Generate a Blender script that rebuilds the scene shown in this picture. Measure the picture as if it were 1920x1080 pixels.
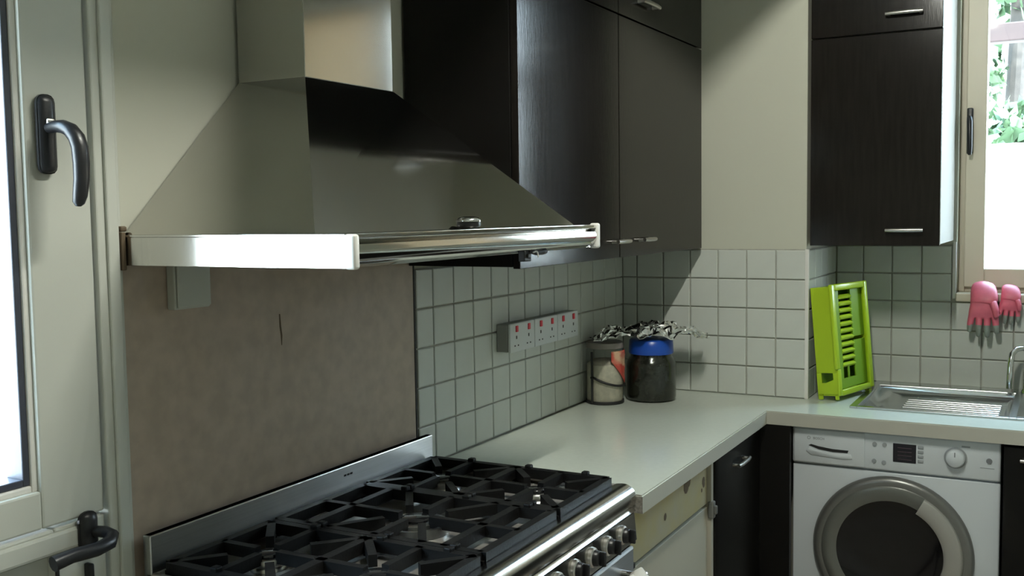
import bpy, bmesh, math, random
from mathutils import Matrix, Vector
random.seed(7)
sc = bpy.context.scene
for o in list(bpy.data.objects): bpy.data.objects.remove(o)
PI = math.pi

# ------------------------------------------------------------------ camera
CX, CY, CZ = -3.4495, -1.4235, 1.5333
YAW, PITCH, ROLL = math.radians(28.529), math.radians(-4.153), math.radians(-0.833)
fw = Vector((math.cos(YAW)*math.cos(PITCH), math.sin(YAW)*math.cos(PITCH), math.sin(PITCH)))
r0 = Vector((math.sin(YAW), -math.cos(YAW), 0)); u0 = r0.cross(fw)
rr = r0*math.cos(ROLL)+u0*math.sin(ROLL); uu = -r0*math.sin(ROLL)+u0*math.cos(ROLL)
cam = bpy.data.cameras.new('camera'); cam.sensor_width = 36; cam.lens = 36*1913.9/1920
cam.clip_start = .05
camo = bpy.data.objects.new('camera', cam); sc.collection.objects.link(camo)
camo.matrix_world = Matrix(((rr.x,uu.x,-fw.x,CX),(rr.y,uu.y,-fw.y,CY),(rr.z,uu.z,-fw.z,CZ),(0,0,0,1)))
sc.camera = camo

# ------------------------------------------------------------------ world, lights, exposure
w = bpy.data.worlds.new('sky'); sc.world = w; w.use_nodes = True
nt = w.node_tree; bg = nt.nodes['Background']
tc = nt.nodes.new('ShaderNodeTexCoord'); sx = nt.nodes.new('ShaderNodeSeparateXYZ')
rp = nt.nodes.new('ShaderNodeValToRGB')
nt.links.new(tc.outputs['Generated'], sx.inputs[0]); nt.links.new(sx.outputs['Z'], rp.inputs[0])
rp.color_ramp.elements[0].position = 0.0; rp.color_ramp.elements[0].color = (.82,.92,1,1)
rp.color_ramp.elements[1].position = 0.8; rp.color_ramp.elements[1].color = (.45,.72,1,1)
nt.links.new(rp.outputs[0], bg.inputs[0]); bg.inputs[1].default_value = 25.0

def light(name, kind, loc, energy, color, **kw):
    l = bpy.data.lights.new(name, kind); l.energy = energy; l.color = color
    for k, v in kw.items(): setattr(l, k, v)
    o = bpy.data.objects.new(name, l); o.location = loc; sc.collection.objects.link(o); return o
sun = light('sun', 'SUN', (0,0,6), 26.0, (1,.95,.86), angle=math.radians(2))
sun.rotation_euler = Vector((.45,.35,-1)).to_track_quat('-Z','Y').to_euler()
for i in range(8):      # lamps of the trough fitting under the ceiling
    light('batten_lamp', 'POINT', (-2.16+.074*i,-1.02,2.60), 10, (.99,1,.90), shadow_soft_size=.009)
p1 = light('window_portal', 'AREA', (.70,-1.71,1.9), 1, (1,1,1), shape='RECTANGLE', size=1.4, size_y=1.3)
p1.rotation_euler = Vector((-1,0,0)).to_track_quat('-Z','Y').to_euler(); p1.data.cycles.is_portal = True
p2 = light('door_portal', 'AREA', (-2.74,.14,1.58), 1, (1,1,1), shape='RECTANGLE', size=.66, size_y=1.0)
p2.rotation_euler = Vector((0,-1,0)).to_track_quat('-Z','Y').to_euler(); p2.data.cycles.is_portal = True
vs = sc.view_settings
sc.display_settings.display_device = 'sRGB'
vs.view_transform = 'Standard'; vs.look = 'None'; vs.gamma = 1; vs.exposure = 0.0; vs.use_curve_mapping = False
sc.cycles.use_denoising = True
sc.cycles.max_bounces = 10; sc.cycles.transparent_max_bounces = 12
sc.cycles.sample_clamp_indirect = 6; sc.cycles.caustics_refractive = False; sc.cycles.caustics_reflective = False

# ------------------------------------------------------------------ materials
def mat(name, col, rough=.5, metal=0., spec=.5, coat=0., coat_rough=.05, noise=0, nscale=20., nstretch=(1,1,1), bump=0., bscale=60., aniso=0., tangent=None, emit=None, estr=0, alpha=1, trans=0, ior=None, col2=None, nlo=.35, nhi=.65):
    m = bpy.data.materials.new(name); m.use_nodes = True
    n = m.node_tree.nodes; L = m.node_tree.links; b = n['Principled BSDF']
    b.inputs['Base Color'].default_value = (*col, 1); b.inputs['Roughness'].default_value = rough
    b.inputs['Metallic'].default_value = metal; b.inputs['Specular IOR Level'].default_value = spec
    b.inputs['Coat Weight'].default_value = coat; b.inputs['Coat Roughness'].default_value = coat_rough
    if ior: b.inputs['IOR'].default_value = ior
    if trans: b.inputs['Transmission Weight'].default_value = trans
    if alpha < 1: b.inputs['Alpha'].default_value = alpha
    if emit: b.inputs['Emission Color'].default_value = (*emit,1); b.inputs['Emission Strength'].default_value = estr
    if noise or bump or col2:
        t = n.new('ShaderNodeTexCoord'); mp = n.new('ShaderNodeMapping'); mp.inputs['Scale'].default_value = nstretch
        L.new(t.outputs['Object'], mp.inputs[0])
    if noise or col2:
        tx = n.new('ShaderNodeTexNoise'); tx.inputs['Scale'].default_value = nscale; tx.inputs['Detail'].default_value = 5
        L.new(mp.outputs[0], tx.inputs['Vector'])
        cr = n.new('ShaderNodeValToRGB')
        c2 = col2 if col2 else tuple(c*(1-noise) for c in col)
        cr.color_ramp.elements[0].position = nlo; cr.color_ramp.elements[0].color = (*c2,1)
        cr.color_ramp.elements[1].position = nhi; cr.color_ramp.elements[1].color = (*col,1)
        L.new(tx.outputs['Fac'], cr.inputs[0]); L.new(cr.outputs[0], b.inputs['Base Color'])
    if bump:
        t2 = n.new('ShaderNodeTexNoise'); t2.inputs['Scale'].default_value = bscale; t2.inputs['Detail'].default_value = 3
        L.new(mp.outputs[0], t2.inputs['Vector'])
        bp = n.new('ShaderNodeBump'); bp.inputs['Strength'].default_value = bump; bp.inputs['Distance'].default_value = .002
        L.new(t2.outputs['Fac'], bp.inputs['Height']); L.new(bp.outputs[0], b.inputs['Normal'])
    if aniso:
        b.inputs['Anisotropic'].default_value = aniso
        if tangent:
            cv = n.new('ShaderNodeCombineXYZ')
            for i in range(3): cv.inputs[i].default_value = tangent[i]
            L.new(cv.outputs[0], b.inputs['Tangent'])
    return m
M = {}
M['wall'] = mat('wall_paint', (.55,.545,.455), .75, bump=.08, bscale=90)
M['ceil'] = mat('ceiling_paint', (.84,.82,.74), .8, bump=.05, bscale=60)
M['floor'] = mat('floor_tile', (.52,.45,.37), .35, noise=.25, nscale=6)
M['panel'] = mat('cooker_panel', (.475,.375,.295), .45, col2=(.405,.32,.25), nscale=26, bump=.04, bscale=200)
M['grout'] = mat('grout', (.45,.445,.39), .8, noise=.2, nscale=30)
M['tile'] = mat('tile_glaze', (.60,.62,.575), .40, spec=.5, noise=.05, nscale=9)
M['worktop'] = mat('worktop', (.66,.70,.62), .16, noise=.03, nscale=60)
M['edge'] = mat('worktop_edge', (.45,.44,.38), .4)
M['chip'] = mat('chipboard_core', (.34,.31,.27), .8, noise=.4, nscale=180)
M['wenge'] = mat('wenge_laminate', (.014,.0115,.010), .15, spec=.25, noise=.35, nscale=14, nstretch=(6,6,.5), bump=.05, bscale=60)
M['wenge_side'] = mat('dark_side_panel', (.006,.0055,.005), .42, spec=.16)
M['melamine'] = mat('white_melamine', (.20,.19,.165), .55, spec=.15)
M['upvc'] = mat('painted_frame', (.56,.57,.515), .38, noise=.04, nscale=5)
M['upvc2'] = mat('cream_frame', (.60,.55,.44), .4)
M['gasket'] = mat('rubber_gasket', (.05,.055,.075), .35)
M['black'] = mat('black_plastic', (.010,.010,.012), .38, coat=.08, spec=.4)
M['blackmat'] = mat('black_matt', (.012,.012,.012), .6)
M['steel'] = mat('brushed_steel', (.58,.57,.545), .085, metal=1, noise=.06, nscale=3, nstretch=(1,1,1), bump=.012, bscale=30)
M['steel_side'] = mat('brushed_steel_side', (.62,.61,.58), .11, metal=1, noise=.05, nscale=4)
M['steelx'] = mat('brushed_steel_long', (.55,.55,.54), .28, metal=1, aniso=.85, tangent=(0,0,1), noise=.10, nscale=8, nstretch=(.6,40,40))
M['chrome'] = mat('chrome', (.72,.72,.72), .08, metal=1)
M['satin'] = mat('satin_nickel', (.55,.53,.50), .3, metal=1)
M['hobsteel'] = mat('hob_steel', (.62,.59,.55), .22, metal=.55, noise=.35, nscale=9)
M['nose'] = mat('satin_steel', (.56,.55,.52), .2, metal=1, noise=.1, nscale=5)
M['iron'] = mat('cast_iron', (.007,.0068,.007), .5, spec=.18, bump=.2, bscale=160)
M['enamel'] = mat('black_enamel', (.012,.012,.013), .18, coat=.4)
M['alu'] = mat('burner_alloy', (.60,.60,.58), .28, metal=1, noise=.2, nscale=40)
M['sink'] = mat('sink_steel', (.56,.58,.58), .2, metal=1)
M['wm'] = mat('appliance_white', (.60,.635,.66), .28, spec=.5)
M['wmgrey'] = mat('appliance_grey_print', (.20,.21,.22), .5)
M['wmbtn'] = mat('appliance_button', (.30,.32,.33), .35)
M['wmsilver'] = mat('silver_plastic', (.20,.20,.19), .32, metal=.55)
M['wmsilver2'] = mat('silver_handle', (.40,.39,.36), .35, metal=.35)
M['display'] = mat('display_dark', (.012,.012,.018), .12)
M['darkglass'] = mat('dark_door_glass', (.007,.0065,.007), .07, spec=.35)
M['drum'] = mat('drum_dark', (.03,.03,.03), .4, metal=.6)
M['green'] = mat('lime_plastic', (.42,.60,.022), .32, spec=.45)
M['greendark'] = mat('lime_plastic_shaded', (.20,.37,.02), .4)  # darker copy of the lime plastic, shade put into the colour
M['pink'] = mat('pink_rubber', (.70,.145,.21), .45, noise=.15, nscale=30)
M['glovetip'] = mat('grey_glove_tip', (.30,.34,.30), .4, noise=.2, nscale=40)
M['socket'] = mat('white_socket_plastic', (.62,.64,.64), .3)
M['socketside'] = mat('socket_box_side', (.30,.30,.28), .5)
M['red'] = mat('red_neon_switch', (.75,.05,.08), .3)
M['hole'] = mat('socket_hole', (.02,.02,.02), .6)
M['beigebox'] = mat('aged_socket_plastic', (.52,.53,.47), .4)
M['blue'] = mat('blue_lid_plastic', (.008,.07,.42), .3, spec=.5)
M['olive'] = mat('dark_olives', (.020,.020,.014), .18, noise=.6, nscale=60, bump=.3, bscale=90)
M['white_food'] = mat('pale_grain', (.62,.56,.46), .7, noise=.25, nscale=50)
M['packet'] = mat('red_packet', (.50,.07,.05), .35, col2=(.62,.40,.26), nscale=18, nlo=.42, nhi=.56)
M['jarlid'] = mat('grey_lid', (.25,.22,.20), .35)
M['foil'] = mat('aluminium_foil', (.78,.78,.77), .16, metal=1)
M['raw'] = mat('stained_raw_board', (.44,.375,.19), .7, col2=(.42,.39,.30), nscale=7, bump=.1, bscale=80)
M['rawstain'] = mat('glue_stain', (.12,.085,.05), .7)
M['cream'] = mat('cream_board', (.45,.425,.345), .5, noise=.06, nscale=5)
M['cloth'] = mat('white_cloth', (.62,.60,.55), .9, bump=.3, bscale=120)
M['white'] = mat('white_plastic', (.75,.73,.69), .3)
M['ext_white'] = mat('garden_wall_render', (.80,.79,.76), .9, bump=.05)
M['leaf'] = mat('hedge_leaf', (.035,.075,.028), .7, col2=(.075,.125,.06), nscale=4)
M['bark'] = mat('tree_bark', (.05,.042,.036), .9, noise=.4, nscale=15)
M['beam'] = mat('pergola_beam', (.030,.014,.012), .7, noise=.2, nscale=10, nstretch=(1,.2,1))
M['paving'] = mat('paving', (.55,.53,.50), .9, noise=.15, nscale=3)
def glass_mat(name, tint=(.97,.99,.98), ior=1.45):
    m = bpy.data.materials.new(name); m.use_nodes = True
    n = m.node_tree.nodes; L = m.node_tree.links; n.remove(n['Principled BSDF'])
    t = n.new('ShaderNodeBsdfTransparent'); t.inputs[0].default_value = (*tint,1)
    g = n.new('ShaderNodeBsdfGlossy'); g.inputs['Roughness'].default_value = .02
    f = n.new('ShaderNodeFresnel'); ge = n.new('ShaderNodeNewGeometry'); mi = n.new('ShaderNodeMix')
    mi.inputs['A'].default_value = ior; mi.inputs['B'].default_value = 1/ior
    L.new(ge.outputs['Backfacing'], mi.inputs['Factor']); L.new(mi.outputs['Result'], f.inputs[0])
    mx = n.new('ShaderNodeMixShader'); L.new(f.outputs[0], mx.inputs[0]); L.new(t.outputs[0], mx.inputs[1]); L.new(g.outputs[0], mx.inputs[2])
    L.new(mx.outputs[0], n['Material Output'].inputs[0]); return m
bm_ = bpy.data.materials.new('added_blind_fabric'); bm_.use_nodes = True; _n = bm_.node_tree.nodes; _L = bm_.node_tree.links
_d = _n.new('ShaderNodeBsdfDiffuse'); _d.inputs[0].default_value = (.55,.48,.38,1); _t = _n.new('ShaderNodeBsdfTranslucent'); _t.inputs[0].default_value = (.17,.145,.115,1)
_a = _n.new('ShaderNodeAddShader'); _L.new(_d.outputs[0], _a.inputs[0]); _L.new(_t.outputs[0], _a.inputs[1]); _L.new(_a.outputs[0], _n['Material Output'].inputs[0]); M['blind'] = bm_
M['glass'] = glass_mat('clear_glass')
M['jarglass'] = glass_mat('jar_glass', (.93,.95,.93))

# ------------------------------------------------------------------ helpers
COL = sc.collection
def box(bm, x0, x1, y0, y1, z0, z1, bev=0, seg=2):
    g = bmesh.ops.create_cube(bm, size=1)
    for v in g['verts']:
        v.co = Vector(((x0+x1)/2+v.co.x*(x1-x0), (y0+y1)/2+v.co.y*(y1-y0), (z0+z1)/2+v.co.z*(z1-z0)))
    if bev:
        es = list({e for v in g['verts'] for e in v.link_edges})
        bmesh.ops.bevel(bm, geom=es, offset=bev, segments=seg, affect='EDGES', profile=.5)
def B(*a, **k):
    bm = bmesh.new(); box(bm, *a, **k); return bm
def lathe(bm, prof, c=(0,0,0), axis='Z', n=32, a0=0, a1=2*PI):
    full = abs(a1-a0-2*PI) < 1e-6
    rings = []
    steps = n if full else n+1
    for i in range(steps):
        a = a0+(a1-a0)*i/n; ring = []
        for r, h in prof:
            x, y = r*math.cos(a), r*math.sin(a)
            p = {'Z':(x,y,h), 'X':(h,x,y), 'Y':(x,h,y)}[axis]
            ring.append(bm.verts.new(Vector(p)+Vector(c)))
        rings.append(ring)
    for i in range(n):
        A, Bq = rings[i], rings[(i+1) % len(rings)]
        for j in range(len(prof)-1):
            try: bm.faces.new((A[j], Bq[j], Bq[j+1], A[j+1]))
            except ValueError: pass
    bmesh.ops.remove_doubles(bm, verts=bm.verts[:], dist=1e-6)
    bmesh.ops.recalc_face_normals(bm, faces=bm.faces[:])
def tube(bm, pts, rad, n=12, cap=True, flat=None):
    pts = [Vector(p) for p in pts]; rings = []; a = None
    for i, p in enumerate(pts):
        t = (pts[min(i+1,len(pts)-1)]-pts[max(i-1,0)]).normalized()
        if a is None:
            a = t.cross(Vector((0.123,0.2,1)))
            if a.length < .15: a = t.cross(Vector((1,.1,0)))
        a = (a-t*a.dot(t)).normalized(); b = t.cross(a).normalized()
        rd = rad[i] if isinstance(rad, (list,tuple)) else rad
        fa, fb = flat if flat else (1,1)
        rings.append([bm.verts.new(p+a*rd*fa*math.cos(2*PI*k/n)+b*rd*fb*math.sin(2*PI*k/n)) for k in range(n)])
    for i in range(len(rings)-1):
        for k in range(n): bm.faces.new((rings[i][k], rings[i][(k+1)%n], rings[i+1][(k+1)%n], rings[i+1][k]))
    if cap:
        bm.faces.new(rings[0][::-1]); bm.faces.new(rings[-1])
    bmesh.ops.recalc_face_normals(bm, faces=bm.faces[:])
def extrude_poly(bm, poly, axis, a, b):
    """poly of 2-D points; axis 'X': (y,z) extruded a..b, 'Y': (x,z), 'Z': (x,y)"""
    def P(p, h): return {'X':(h,p[0],p[1]), 'Y':(p[0],h,p[1]), 'Z':(p[0],p[1],h)}[axis]
    A = [bm.verts.new(P(p,a)) for p in poly]; C = [bm.verts.new(P(p,b)) for p in poly]
    n = len(poly)
    for i in range(n): bm.faces.new((A[i], A[(i+1)%n], C[(i+1)%n], C[i]))
    bm.faces.new(A[::-1]); bm.faces.new(C)
    bmesh.ops.recalc_face_normals(bm, faces=bm.faces[:])
def grid_solid(bm, xs, ys, z0, z1, keep):
    vt, vb = {}, {}
    def V(d, i, j, z):
        if (i,j) not in d: d[(i,j)] = bm.verts.new((xs[i], ys[j], z))
        return d[(i,j)]
    def K(i,j): return 0 <= i < len(xs)-1 and 0 <= j < len(ys)-1 and keep((xs[i]+xs[i+1])/2, (ys[j]+ys[j+1])/2)
    for i in range(len(xs)-1):
        for j in range(len(ys)-1):
            if not K(i,j): continue
            q = [(i,j),(i+1,j),(i+1,j+1),(i,j+1)]
            bm.faces.new([V(vt,*p,z1) for p in q]); bm.faces.new([V(vb,*p,z0) for p in q][::-1])
            for (a, b, ni, nj) in ((q[0],q[1],i,j-1),(q[1],q[2],i+1,j),(q[2],q[3],i,j+1),(q[3],q[0],i-1,j)):
                if not K(ni,nj): bm.faces.new((V(vb,*a,z0), V(vb,*b,z0), V(vt,*b,z1), V(vt,*a,z1)))
    bmesh.ops.recalc_face_normals(bm, faces=bm.faces[:])
    bmesh.ops.dissolve_limit(bm, angle_limit=.01, verts=bm.verts[:], edges=bm.edges[:])
def wpos(o):
    p = Vector((0,0,0))
    while o: p = p+o.location; o = o.parent
    return p
def obj(name, bm, m, parent=None, smooth=False, local=False, label=None):
    me = bpy.data.meshes.new(name)
    if parent and not local: bmesh.ops.translate(bm, verts=bm.verts[:], vec=-wpos(parent))
    bm.to_mesh(me); bm.free()
    for q in (m if isinstance(m, (list,tuple)) else [m]): me.materials.append(q)
    if smooth:
        for p in me.polygons: p.use_smooth = True
        if smooth != 'all':
            me.set_sharp_from_angle(angle=math.radians(50))
    o = bpy.data.objects.new(name, me); COL.objects.link(o); o.parent = parent
    if label: o['label'] = label
    return o
def thing(name, label, cat, loc=(0,0,0), group=None):
    o = bpy.data.objects.new(name, None); o.empty_display_size = .05; COL.objects.link(o); o.location = loc
    o['label'] = label; o['category'] = cat
    if group: o['group'] = group
    return o
def tag(o, label, cat, group=None):
    o['label'] = label; o['category'] = cat
    if group: o['group'] = group
    return o
def struct(name, bm, m, **k):
    o = obj(name, bm, m, **k); o['kind'] = 'structure'; return o
def sempty(name, loc=(0,0,0)):
    o = bpy.data.objects.new(name, None); o.empty_display_size = .05; COL.objects.link(o); o.location = loc; o['kind'] = 'structure'; return o
def inst(src, parent, loc=None, rot=None, scale=None, name=None):
    c = src.copy(); COL.objects.link(c); c.parent = parent
    if loc is not None: c.location = loc
    if rot is not None: c.rotation_euler = rot
    if scale is not None: c.scale = scale
    return c

# ------------------------------------------------------------------ room shell
CEIL = 2.70; XB = -4.7; YR = -2.9; RX = .46; JY = -.665
struct('floor', B(XB-.2,RX+.2, YR-.2,.2, -.1,0), M['floor'])
struct('ceiling', B(XB-.2,RX+.25, YR-.2,.2, CEIL,CEIL+.12), M['ceil'])
DX0, DX1, DZ = -3.12, -2.246, 2.13           # door opening in the left wall
bm = bmesh.new()
box(bm, XB-.2,DX0, 0,.18, 0,CEIL); box(bm, DX0,DX1, 0,.18, DZ,CEIL); box(bm, DX1,RX+.2, 0,.18, 0,CEIL)
wall_left = struct('wall_left', bm, M['wall'])
wall_back = struct('wall_back', B(0,RX, JY,0, 0,CEIL), M['wall'])      # tiled pier beside the window recess
WY0, WY1, WZ0, WZ1 = -1.085, -2.34, 1.215, 2.56
bm = bmesh.new()
box(bm, RX,RX+.22, WY0,.18, 0,CEIL); box(bm, RX,RX+.22, YR-.2,WY1, 0,CEIL)
box(bm, RX,RX+.22, WY1,WY0, 0,WZ0); box(bm, RX,RX+.22, WY1,WY0, WZ1,CEIL)
wall_far = struct('wall_far', bm, M['wall'])
struct('wall_right', B(XB-.2,RX+.2, YR-.2,YR, 0,CEIL), M['wall'])
struct('wall_behind', B(XB-.2,XB, YR,0, 0,CEIL), M['wall'])

# cooker wall panel with thin dark trim
PX0, PX1 = -2.236, -1.352
pan = obj('panel', B(PX0,PX1, -.005,0, .86,1.47, bev=.0015), M['panel'], wall_left)
obj('panel_trim', B(PX1,PX1+.005, -.0062,0, .86,1.41), M['blackmat'], wall_left, label='thin dark joint at the panel edge')
bm = bmesh.new(); tube(bm, [(-1.8435,-.0052,1.335),(-1.843,-.0052,1.31),(-1.840,-.0052,1.29),(-1.839,-.0052,1.27)], [.002,.003,.003,.001], n=6, flat=(1,.15)); 
obj('crack', bm, M['rawstain'], wall_left, label='short dark vertical crack')

# tiles --------------------------------------------------------------
def tile_mesh(w, h):
    bm = bmesh.new(); g = .0022; c = .0025; t = .007
    x0,x1,z0,z1 = g,w-g,g,h-g
    a = [bm.verts.new(p) for p in ((x0,0,z0),(x1,0,z0),(x1,0,z1),(x0,0,z1))]
    b = [bm.verts.new(p) for p in ((x0,-t+.0015,z0),(x1,-t+.0015,z0),(x1,-t+.0015,z1),(x0,-t+.0015,z1))]
    d = [bm.verts.new(p) for p in ((x0+c,-t,z0+c),(x1-c,-t,z0+c),(x1-c,-t,z1-c),(x0+c,-t,z1-c))]
    for p, q in ((a,b),(b,d)):
        for i in range(4): bm.faces.new((p[i],p[(i+1)%4],q[(i+1)%4],q[i]))
    bm.faces.new(d); bmesh.ops.recalc_face_normals(bm, faces=bm.faces[:])
    for f in bm.faces:
        if f.normal.y > 0: pass
    return bm
tcache = {}
def tiles(parent, cols, rows, place, rot, skip=None):
    for (c0, c1) in cols:
        for (h0, h1) in rows:
            if skip and skip(c0,c1,h0,h1): continue
            key = (round(c1-c0,4), round(h1-h0,4))
            if key not in tcache:
                o = obj('tile', tile_mesh(*key), M['tile'], None); tcache[key] = o.data
                o.parent = parent
            else:
                o = bpy.data.objects.new('tile', tcache[key]); COL.objects.link(o); o.parent = parent
            o.location = place(c0, h0)
            o.rotation_euler = (random.uniform(-.003,.003), 0, rot+random.uniform(-.004,.004))
def cuts(lines): return list(zip(lines[:-1], lines[1:]))
rows5 = cuts([.9,1.0,1.1,1.2,1.3,1.4])
def skin(parent, bm, name='grout_bed'): return obj(name, bm, M['grout'], parent)
# left wall tiles
xl = [-1.3445,-1.2674]+[-1.1674+.1*i for i in range(12)]+[-.0015]
xl = [v for v in xl if v <= 0]; xl = sorted(set(round(v,4) for v in xl)); xl = [v for v in xl if not (-.05 < v < -.0015)]
skin(wall_left, B(-1.345,0, -.002,0, .88,1.402))
tiles(wall_left, cuts(xl), rows5, lambda c,h: (c,-.002,h), 0)
# pier front (faces -x): local x of tile runs along -y
yb = [0.010,.0652,.1652,.2652,.3652,.4652,.5652,.665]
skin(wall_back, B(-.002,0, JY,0, .88,1.402))
tiles(wall_back, cuts(yb), rows5, lambda c,h: (-.002,-c,h), -PI/2)
skin(wall_back, B(0,RX, JY-.002,JY, .88,1.402), 'grout_bed')
tiles(wall_back, cuts([.0,.1,.2,.3,.4,.455]), rows5, lambda c,h: (c,JY-.002,h), 0)
# window wall
yc = [.675,.7706,.8706,.9706,1.0706]
skin(wall_far, B(RX-.002,RX, -1.082,JY, .88,1.402))
skin(wall_far, B(RX-.002,RX, -2.3,-1.082, .88,1.208))
tiles(wall_far, cuts(yc), rows5, lambda c,h: (RX-.002,-c,h), -PI/2)
tiles(wall_far, cuts([1.0706+.1*i for i in range(9)]), cuts([.9,1.0,1.1,1.2]), lambda c,h: (RX-.002,-c,h), -PI/2)
# white plaster edge bead of the window reveal and pier corner bead
obj('edge_bead', B(RX-.012,RX+.02, -1.085,-1.073, 1.212,1.412, bev=.002), M['white'], wall_far, label='white corner bead of the window reveal')
obj('edge_bead', B(-.0095,.004, JY-.0095,JY+.003, .90,1.402, bev=.0015), M['white'], wall_back, label='white corner bead of the tiled pier')
obj('window_sill', B(RX-.022,RX+.10, WY1,WY0, WZ0-.012,WZ0+.018, bev=.004), M['upvc2'], wall_far)

# ------------------------------------------------------------------ window
win = sempty('window_1', (RX+.08, -1.41, WZ0))
FX0, FX1 = RX+.06, RX+.13
def frame(bm, x0,x1,y0,y1,z0,z1,wd,bev=.003,bot=None):
    bt = bot or wd
    box(bm,x0,x1,y1-wd,y1,z0,z1,bev); box(bm,x0,x1,y0,y0+wd,z0,z1,bev); box(bm,x0,x1,y0+wd,y1-wd,z0,z0+bt,bev); box(bm,x0,x1,y0+wd,y1-wd,z1-wd,z1,bev)
bm = bmesh.new(); frame(bm, FX0,FX1, WY1,WY0, WZ0+.018,WZ1, .022)
obj('window_frame', bm, M['upvc2'], win)
bm = bmesh.new(); frame(bm, FX0-.02,FX1-.015, -1.70,WY0-.020, WZ0+.036,WZ1-.022, .066, .004)
sash = obj('window_sash', bm, M['upvc2'], win)
obj('pane', B(FX0+.012,FX0+.018, -1.635,WY0-.085, WZ0+.101,WZ1-.087), M['glass'], sash)
bm = bmesh.new(); frame(bm, FX0-.02,FX1-.015, WY1+.020,-1.702, WZ0+.036,WZ1-.022, .066, .004)  # unseen second sash, added along with the blind
sash2 = obj('window_sash', bm, M['upvc2'], win)
obj('pane', B(FX0+.012,FX0+.018, WY1+.085,-1.767, WZ0+.101,WZ1-.087), M['glass'], sash2)
bt = thing('added_blind', 'unseen cream blind added for the beige reflection on the hood chimney', 'blind', (RX+.03,-2.02,WZ1-.04))  # out of view, added so the hood chimney mirrors a beige glow
obj('fabric', B(RX+.0295,RX+.0305, -2.33,-1.705, 1.262,WZ1-.03), M['blind'], bt)
bm = bmesh.new(); tube(bm, [(RX+.03,-2.335,WZ1-.025),(RX+.03,-1.702,WZ1-.025)], .018); obj('roller', bm, M['white'], bt, smooth=True)
obj('bottom_bar', B(RX+.024,RX+.036, -2.33,-1.705, 1.245,1.262, bev=.002), M['white'], bt)
bm = bmesh.new(); box(bm, FX0-.032,FX0-.019, -1.128,-1.108, 1.72,1.88, .004); 
hd = obj('window_handle', bm, M['black'], sash, smooth=True)
bm = bmesh.new(); tube(bm, [(FX0-.03,-1.118,1.845),(FX0-.052,-1.118,1.845),(FX0-.058,-1.119,1.83),(FX0-.058,-1.121,1.74),(FX0-.056,-1.121,1.715)], [.008,.009,.0095,.008,.006], n=8)
obj('handle_lever', bm, M['black'], hd, smooth=True)

# ------------------------------------------------------------------ glazed door on the left
door = sempty('door_1', (-2.68, 0, 0))
bm = bmesh.new()
def dframe(bm, x0,x1,y0,y1,z0,z1,wl,wr,wb,wt,bev=.003):
    box(bm,x0,x0+wl,y0,y1,z0,z1,bev); box(bm,x1-wr,x1,y0,y1,z0,z1,bev)
    if wb: box(bm,x0+wl,x1-wr,y0,y1,z0,z0+wb,bev)
    box(bm,x0+wl,x1-wr,y0,y1,z1-wt,z1,bev)
dframe(bm, DX0,DX1, -.014,.11, 0,DZ, .045,.045, 0,.045)
box(bm, DX1-.028,DX1-.004, -.020,-.013, 0,DZ-.003, .003)       # raised bead of the frame
box(bm, DX1-.002,DX1+.010, -.008,0, .0,DZ+.01, .002)           # cover strip onto the wall
obj('door_frame', bm, M['upvc'], door)
SX0, SX1 = DX0+.049, DX1-.049
bm = bmesh.new(); dframe(bm, SX0,SX1, -.008,.055, 1.045,DZ-.05, .09,.118, .062,.09, .004)
top = obj('upper_leaf', bm, M['upvc'], door)
bm = bmesh.new(); dframe(bm, SX0+.088,SX1-.116, .000,.05, 1.105,DZ-.138, .012,.012,.012,.012,.003)
obj('glazing_bead', bm, M['white'], top)
bm = bmesh.new(); dframe(bm, SX0+.10,SX1-.128, .004,.045, 1.117,DZ-.15, .012,.012,.012,.012,.002)
obj('gasket', bm, M['gasket'], top)
obj('pane', B(SX0+.108,SX1-.136, .018,.026, 1.125,DZ-.158), M['glass'], top)
bm = bmesh.new(); dframe(bm, SX0,SX1, -.008,.055, .02,1.040, .10,.098,.14,.042,.004)
low = obj('lower_leaf', bm, M['upvc'], door)
obj('panel', B(SX0+.098,SX1-.096, .012,.04, .155,1.0), M['upvc'], low)
bm = bmesh.new(); box(bm, SX0+.01,SX1-.03, -.016,-.006, 1.000,1.036, .006)
obj('cover_rail', bm, M['upvc'], low)
# upper handle
HX = -2.380
bm = bmesh.new(); box(bm, HX-.0165,HX+.0165, -.026,-.006, 1.606,1.730, .0125, 3)
hu = obj('door_handle', bm, M['black'], top, smooth=True)
bm = bmesh.new(); box(bm, HX-.007,HX+.007, -.031,-.024, 1.676,1.692, .003)
obj('key_cylinder', bm, M['satin'], hu)
bm = bmesh.new(); tube(bm, [(HX,-.022,1.677),(HX,-.040,1.679),(HX+.001,-.056,1.678),(HX+.003,-.070,1.672),(HX+.005,-.080,1.660),(HX+.006,-.085,1.645),(HX+.006,-.087,1.62),(HX+.005,-.087,1.595),(HX+.002,-.086,1.572),(HX,-.084,1.560),(HX,-.083,1.555)], [.010,.011,.0125,.0135,.014,.014,.0138,.0132,.0122,.010,.005], n=14, flat=(1,.85))
obj('handle_lever', bm, M['black'], hu, smooth=True)
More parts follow.
